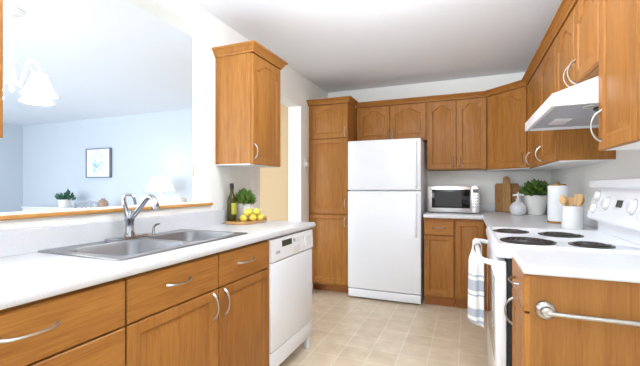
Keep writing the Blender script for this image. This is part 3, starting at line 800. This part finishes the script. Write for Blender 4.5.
def stems(m, c, R, H, n, r=.002, seed=2):
    rnd = random.Random(seed)
    for i in range(n):
        th = rnd.uniform(0, 2 * PI); q = rnd.uniform(.2, .8)
        m.tube([c, (c[0] + R * .4 * q * math.cos(th), c[1] + R * .4 * q * math.sin(th), c[2] + H * .5), (c[0] + R * q * math.cos(th), c[1] + R * q * math.sin(th), c[2] + H * .85)], r, 5)
def potted(name, label, cx, cy, z, prof, R, H, n, size, leafm, potm, ztop, seed):
    t = thing(name, label, 'plant', (cx, cy, z))
    MB().lathe(prof, cx, cy, z, 28).build('pot', M[potm], t)
    rt = prof[-1][0] if prof[-1][1] < ztop else prof[-2][0]
    MB().disc((cx, cy, z + ztop - .012), (0, 0, 1), [(rt * .9, 0), (rt * .9, .004)]).build('soil', M['soil'], t)
    f = MB(); leaves(f, (cx, cy, z + ztop), R, H, n, size, seed=seed); f.build('foliage', M[leafm], t, smooth=False)
    s = MB(); stems(s, (cx, cy, z + ztop - .012), R, H, 12, seed=seed); s.build('stems', M[leafm], t)
    return t
def pot_prof(rb, rt, h): return [(rb * .92, 0), (rb, .006), (rb * 1.0, .01), (rt, h - .004), (rt * .97, h), (rt * .90, h - .004), (rt * .86, h - .03)]
potted('potted_herb', 'bushy dark green herb in a white pot by the cutting boards', .600, 3.90, ZT, pot_prof(.070, .104, .185), .128, .14, 430, .056, 'leaf_d', 'pot', .185, 3)

# soap bottle with pump
DX, DY = .447, 3.84
t = thing('soap_dispenser', 'round grey-white ceramic dispenser beside the herb pot', 'soap dispenser', (DX, DY, ZT))
MB().lathe([(.040, 0), (.056, .005), (.070, .032), (.073, .056), (.066, .085), (.046, .110), (.028, .122), (.019, .130), (.018, .140)], DX, DY, ZT, 28).build('bottle', M['ceramic_g'], t)
MB().lathe([(.021, .1405), (.021, .152), (.011, .155), (.010, .176), (.017, .178), (.017, .196), (.006, .198), (.006, .212), (.002, .214)], DX, DY, ZT, 16).tube([(DX + .045, DY - .012, ZT + .187), (DX, DY, ZT + .188), (DX - .045, DY + .012, ZT + .184)], [.010, .011, .008], 8).build('pump', M['ceramic_g'], t)

# paper towel holder
PX, PYY = .617, 3.085
t = thing('paper_towel_holder', 'white paper towel roll on a round wooden stand in the corner', 'paper towel holder', (PX, PYY, ZT))
MB().lathe([(.066, 0), (.068, .003), (.068, .012), (.065, .015)], PX, PYY, ZT, 28).build('base', M['board'], t)
MB().lathe([(.018, .0155), (.064, .0155), (.0655, .018), (.0655, .270), (.064, .272), (.018, .272)], PX, PYY, ZT, 32).build('paper_roll', M['paper'], t)
MB().lathe([(.013, .0155), (.013, .274), (.048, .274), (.050, .278), (.048, .284), (.012, .286), (.011, .298), (.004, .302)], PX, PYY, ZT, 24).build('rod', M['board'], t)

# utensil crock and spoons
UX, UYY = .620, 2.715
t = thing('utensil_crock', 'white ceramic crock of wooden utensils next to the stove', 'crock', (UX, UYY, ZT))
MB().lathe([(.058, 0), (.060, .004), (.057, .138), (.054, .142), (.050, .138), (.050, .01), (.002, .008)], UX, UYY, ZT, 28).build('pot', M['ceramic'], t)
def utensil(name, label, bx, by, tx, ty, ztip, kind):
    p0 = Vector((UX + bx, UYY + by, ZT + .016)); p1 = Vector((UX + tx, UYY + ty, ztip))
    d = (p1 - p0).normalized(); hl = .075; q = p1 - d * hl
    m = MB().tube([p0, p0.lerp(q, .5), q + d * .01], [.005, .005, .006], 8)
    ang = d.to_track_quat('Z', 'Y').to_matrix().to_4x4()
    view = Vector((-.45, -.9, 0)); s = d.cross(view).normalized(); n = s.cross(d).normalized()
    R = Matrix((s, n, d)).transposed().to_4x4()
    if kind == 'spoon': m.ico(q + d * .045, .022, .007, .033, 2, R)
    else:
        L = []
        prof = [(0, .007), (.015, .018), (.035, .024), (.065, .026), (.078, .020)]
        L = [[q + d * a + s * (b * sx) + n * (.004 * sy) for sx, sy in ((-1, -1), (1, -1), (1, 1), (-1, 1))] for a, b in prof]
        m.loops(L, True, True)
    o = m.build(name, M['spoon'], base=p0); return tag(o, label, 'utensil', 'wooden utensils in the crock')
utensil('wooden_spoon', 'pale wooden spoon leaning left out of the white crock', -.010, .0, -.054, .018, 1.118, 'spoon')
utensil('wooden_spatula', 'short wooden spatula upright at the middle of the white crock', -.002, .012, -.012, .03, 1.105, 'spatula')
utensil('wooden_spatula', 'broad wooden spatula tilting right out of the white crock', .012, -.004, .036, .006, 1.125, 'spatula')
utensil('wooden_spoon', 'wooden spoon furthest right in the white crock, by the stove', .016, .01, .052, .018, 1.115, 'spoon')

# ------------------------------------------------------------------ tray, bottle, plant, lemons
TX0, TX1, TY0, TY1 = -1.606, -1.402, 2.085, 2.410
t = thing('serving_tray', 'light bamboo tray on the left counter holding lemons and a bottle', 'tray', (-1.50, 2.27, ZT))
def rr_off(o): return rrect(TX0 - o, TX1 + o, TY0 - o, TY1 + o, .06 + o, 8)
MB().loops([z_(rr_off(-.006), ZT), z_(rr_off(-.002), ZT + .003), z_(rr_off(.002), ZT + .022), z_(rr_off(-.003), ZT + .022), z_(rr_off(-.008), ZT + .008), z_(rr_off(-.02), ZT + .007)], True, True).build('tray_body', M['bamboo'], t)
MB().tube(smooth_pts([(-1.44, 2.409, ZT + .018), (-1.445, 2.433, ZT + .03), (-1.49, 2.443, ZT + .034), (-1.535, 2.433, ZT + .03), (-1.54, 2.409, ZT + .018)]), .005, 8).build('handle', M['bamboo'], t)
ZR = ZT + .0085
bx, by = -1.563, 2.150
t = thing('oil_bottle', 'green glass oil bottle with black cap on the bamboo tray', 'bottle', (bx, by, ZR))
MB().lathe([(.028, 0), (.0325, .004), (.0335, .012), (.0335, .150), (.030, .172), (.019, .195), (.0130, .210), (.0120, .245), (.0120, .250)], bx, by, ZR, 28).build('glass', M['bottle'], t)
MB().lathe([(.0140, .238), (.0145, .241), (.0145, .278), (.0130, .280)], bx, by, ZR, 20).build('cap', M['dark_plastic'], t)
lb = MB(); L0, L1, L2, L3 = [], [], [], []
for i in range(15):
    a = math.radians(-58 + 100 * i / 14)
    for L, r, z in ((L0, .0338, .06), (L1, .0338, .140)): L.append((bx + r * math.cos(a), by + r * math.sin(a), ZR + z))
    for L, r, z in ((L2, .0344, .140), (L3, .0344, .06)): L.append((bx + r * math.cos(a), by + r * math.sin(a), ZR + z))
lb.loops([L0, L1, L2, L3, L0], closed=False).build('label', M['oil_label'], t)
potted('potted_herb', 'light green bushy herb in a white pot behind the lemons', -1.547, 2.295, ZR, pot_prof(.044, .060, .132), .076, .105, 330, .042, 'leaf', 'pot', .132, 5)
lem = [(-1.488, 2.185, .0, 125), (-1.456, 2.255, .0, 85), (-1.440, 2.330, .0, 60), (-1.470, 2.220, .050, 60), (-1.447, 2.293, .050, 75)]
labs = ['yellow lemon at the bottom left of the pile, near the bottle', 'yellow lemon in the middle of the bottom row of lemons', 'yellow lemon at the right end of the bottom row, by the tray handle',
        'yellow lemon on top of the pile, the left of two', 'yellow lemon on top of the pile, the right of two']
for (x, y, dz, ang), la in zip(lem, labs):
    z = ZR + .0278 + dz * .86
    prof = [(.002, -.042), (.007, -.040), (.016, -.034), (.026, -.021), (.030, 0), (.026, .021), (.016, .034), (.008, .039), (.005, .043), (.001, .045)]
    d = Vector((math.cos(math.radians(ang)), math.sin(math.radians(ang)), 0))
    m = MB().disc((x, y, z), d, [(r * .91, h * .84) for r, h in prof], 20)
    o = m.build('lemon', M['lemon'], base=(x, y, z - .0275)); tag(o, la, 'lemon', 'lemons on the bamboo tray')
t = MB().lathe([(.024, 0), (.026, .003), (.029, .078), (.027, .079), (.023, .006), (.002, .005)], -1.482, 2.368, ZR, 24).build('tumbler', M['ceramic_g'], base=(-1.482, 2.368, ZR))
tag(t, 'pale grey tumbler behind the lemons at the right end of the tray', 'tumbler')

# ------------------------------------------------------------------ switches and outlets
t = thing('light_switch', 'white switch plate on the wall behind the bottle and herb', 'switch', (LW, 2.53, 1.205))
box(LW + .0005, LW + .006, 2.495, 2.570, 1.150, 1.262, .002).build('plate', M['switch'], t)
box(LW + .0062, LW + .011, 2.520, 2.545, 1.175, 1.238, .001).build('rocker', M['switch'], t)
t = thing('light_switch', 'ivory switch plate on the wall left of the pantry', 'switch', (LW, 3.58, 1.42))
box(LW + .0005, LW + .006, 3.545, 3.625, 1.365, 1.475, .002).build('plate', M['switch'], t)
box(LW + .0062, LW + .022, 3.572, 3.598, 1.395, 1.445, .001).build('rocker', M['switch'], t)
t = thing('light_switch', 'tiny tan plate on the pass-through jamb above the sill', 'switch', (LW - .15, 2.0, 1.29))
box(LW - TH + .002, LW - TH + .022, 1.9975, 2.0025, 1.245, 1.325, .001).build('plate', M['switch'], t)
box(LW - TH + .006, LW - TH + .018, 1.993, 1.9973, 1.25, 1.32, .001).build('rocker', M['tan'], t)

# ------------------------------------------------------------------ dining room
t = thing('picture_frame', 'grey framed blue-green watercolour hanging on the dining wall', 'picture', (-5.91, 4.30, 1.32))
fx0, fx1, fz0, fz1 = -6.215, -5.605, 1.33, 1.835
fx0, fx1 = -6.17, -5.57
fr = MB().box(fx0, fx0 + .014, 4.262, 4.308, fz0, fz1).box(fx1 - .014, fx1, 4.262, 4.308, fz0, fz1).box(fx0 + .014, fx1 - .014, 4.262, 4.308, fz0, fz0 + .014).box(fx0 + .014, fx1 - .014, 4.262, 4.308, fz1 - .014, fz1)
fr.build('frame', M['frame'], t, smooth=False)
box(fx0 + .015, fx1 - .015, 4.275, 4.306, fz0 + .015, fz1 - .015).build('print', M['art'], t)
# chandelier
cx, cy = -2.84, 1.455
t = thing('chandelier', 'white chandelier with bell glass shades hanging in the dining room', 'chandelier', (cx, cy, ZC))
MB().lathe([(.002, -.001), (.075, -.001), (.073, -.012), (.055, -.028), (.012, -.036), (.010, -.05)], cx, cy, ZC, 28).build('canopy', M['white_trim'], t)
ch = MB(); zz = ZC - .05
i = 0
while zz > 2.085:
    r_ = .011; pts = []
    for j in range(10):
        a = 2 * PI * j / 10
        pts.append((cx + (r_ * .6 * math.cos(a) if i % 2 else 0), cy + (0 if i % 2 else r_ * .6 * math.cos(a)), zz - .014 + .018 * math.sin(a)))
    ch.tube(pts, .0025, 6, closed=True); zz -= .026; i += 1
ch.build('chain', M['white_trim'], t)
MB().lathe([(.006, 2.09), (.014, 2.08), (.014, 2.05), (.03, 2.035), (.012, 2.01), (.022, 1.95), (.028, 1.90), (.012, 1.86), (.016, 1.83), (.003, 1.81)], cx, cy, 0, 20).build('stem', M['white_trim'], t)
for k in range(4):
    a = math.radians(18 + 90 * k); ca, sa = math.cos(a), math.sin(a)
    P = smooth_pts([(cx + ca * q, cy + sa * q, z) for q, z in ((.02, 1.90), (.06, 1.87), (.085, 1.93), (.12, 2.015), (.165, 2.015), (.195, 1.965), (.20, 1.93))])
    ar = MB().tube(P, .0075, 8).build('arm', M['white_trim'], t)
    ex, ey = cx + ca * .20, cy + sa * .20
    MB().lathe([(.018, 1.936), (.040, 1.930), (.048, 1.905), (.060, 1.87), (.082, 1.82), (.103, 1.792), (.101, 1.789), (.078, 1.815), (.056, 1.87), (.044, 1.905), (.02, 1.926)], ex, ey, 0, 28, caps=False).build('glass_shade', M['bulbglass'], ar)
    pl = bpy.data.lights.new('chandelier_bulb', 'POINT'); pl.energy = 7; pl.shadow_soft_size = .03; pl.color = (1, .96, .9)
    lo = bpy.data.objects.new('chandelier_bulb', pl); C.objects.link(lo); lo.location = (ex, ey, 1.80)
# sideboard along the dining wall
t = thing('sideboard', 'long white sideboard against the dining wall carrying the plant', 'sideboard', (-6.4, 4.05, 0))
box(-7.2, -5.0, 3.86, 4.29, .12, .80, .006).build('body', M['linen'], t)
box(-7.22, -4.98, 3.84, 4.30, .8005, .83, .004).build('top', M['linen'], t)
for x0, x1 in ((-7.19, -6.47), (-6.46, -5.74), (-5.73, -5.01)): box(x0, x1, 3.842, 3.858, .13, .79, .003).build('door', M['linen'], t)
for x in (-7.1, -5.1):
    for y in (3.9, 4.25): MB().lathe([(.02, 0), (.025, .119)], x, y, n=10).build('leg', M['linen'], t)
t = potted('potted_plant', 'teal green leafy plant in a small white pot on the sideboard', -6.28, 3.98, .8305, pot_prof(.085, .095, .13), .14, .15, 80, .085, 'leaf_t', 'pot', .13, 9)
# grey chair back seen over the sill
def dining_chair(label, x, y, matn, w=.42, rot=0.0, h=.9):
    t = thing('dining_chair', label, 'chair', (x, y, 0), 'dining chairs beyond the sill')
    hw = w / 2
    box(x - hw, x + hw, y - .2, y + .2, .44, .475, .008).build('seat', M[matn], t)
    for sx in (-1, 1):
        MB().tube([(x + sx * (hw - .03), y - .17, .0), (x + sx * (hw - .03), y - .17, .44)], .018, 8).build('leg', M[matn], t)
        MB().tube([(x + sx * (hw - .03), y + .18, .0), (x + sx * (hw - .03), y + .18, .46), (x + sx * (hw - .03), y + .22, h - .03)], .018, 8).build('leg', M[matn], t)
    bk = MB().tube(smooth_pts([(x - hw + .03, y + .215, h - .06), (x - hw + .05, y + .222, h - .02), (x, y + .235, h), (x + hw - .05, y + .222, h - .02), (x + hw - .03, y + .215, h - .06)]), .018, 8)
    bk.tube([(x - hw + .03, y + .205, .70), (x + hw - .03, y + .205, .70)], .014, 8)
    for q in (-.09, 0, .09): bk.tube([(x + q, y + .20, .62), (x + q, y + .228, h - .015)], .008, 6)
    bk.tube([(x - hw + .03, y + .19, .62), (x + hw - .03, y + .19, .62)], .012, 8)
    bk.build('backrest', M[matn], t)
    return t
dining_chair('grey slat-back dining chair just right of the teal plant', -4.72, 3.05, 'grey_chair', .50, h=.975)
# table lamp on a side table with a white armchair
t2 = thing('side_table', 'small white side table under the lamp by the dining wall', 'table', (-4.15, 3.98, 0))
MB().lathe([(.22, .60), (.225, .605), (.225, .625), (.22, .63)], -4.15, 3.98, 0, 32).build('top', M['linen'], t2)
MB().lathe([(.16, 0), (.16, .015), (.025, .03), (.022, .599)], -4.15, 3.98, 0, 20).build('pedestal', M['linen'], t2)
t3 = thing('table_lamp', 'lit white table lamp with a cone shade by the dining wall', 'lamp', (-4.15, 3.98, .63))
MB().lathe([(.075, .6305), (.075, .642), (.03, .655), (.045, .72), (.06, .80), (.045, .88), (.022, .93), (.02, 1.16)], -4.15, 3.98, 0, 24).build('base', M['ceramic'], t3)
MB().lathe([(.20, 1.115), (.115, 1.32), (.112, 1.32), (.196, 1.115)], -4.15, 3.98, 0, 32, caps=False).build('lamp_shade', M['shade'], t3)
MB().lathe([(.008, 1.161), (.008, 1.32), (.016, 1.33), (.004, 1.35)], -4.15, 3.98, 0, 12).build('finial', M['ceramic'], t3)
pl = bpy.data.lights.new('table_lamp_bulb', 'POINT'); pl.energy = 2.5; pl.shadow_soft_size = .03; pl.color = (1, .93, .84)
lo = bpy.data.objects.new('table_lamp_bulb', pl); C.objects.link(lo); lo.location = (-4.15, 3.98, 1.24)
# white armchair right of the lamp
ax, ay = -3.72, 3.35
t = thing('armchair', 'white upholstered high-backed armchair right of the table lamp', 'armchair', (ax, ay, 0))
MB().box(ax - .33, ax + .33, ay - .36, ay + .30, .12, .40, .03, 3).build('base', M['linen'], t)
MB().box(ax - .25, ax + .25, ay - .38, ay + .18, .402, .52, .04, 3).build('cushion', M['linen'], t)
MB().box(ax - .36, ax + .36, ay + .19, ay + .34, .402, 1.05, .06, 4).build('backrest', M['linen'], t)
for s_ in (-1, 1):
    MB().box(ax + s_ * .31 - .05, ax + s_ * .31 + .05, ay - .36, ay + .18, .402, .64, .035, 3).build('armrest', M['linen'], t)
    for q in (-.3, .25): MB().lathe([(.018, 0), (.024, .119)], ax + s_ * .27, ay + q, n=10).build('leg', M['linen'], t)
t = MB().lathe([(.05, 0), (.07, .02), (.08, .07), (.06, .12), (.03, .14), (.035, .155), (.025, .15), (.02, .10), (.002, .05)], -5.38, 4.0, .8305, 20).build('vase', M['brown'], base=(-5.38, 4.0, .8305))
tag(t, 'small tan vase on the white sideboard, right of the grey chair back', 'vase')
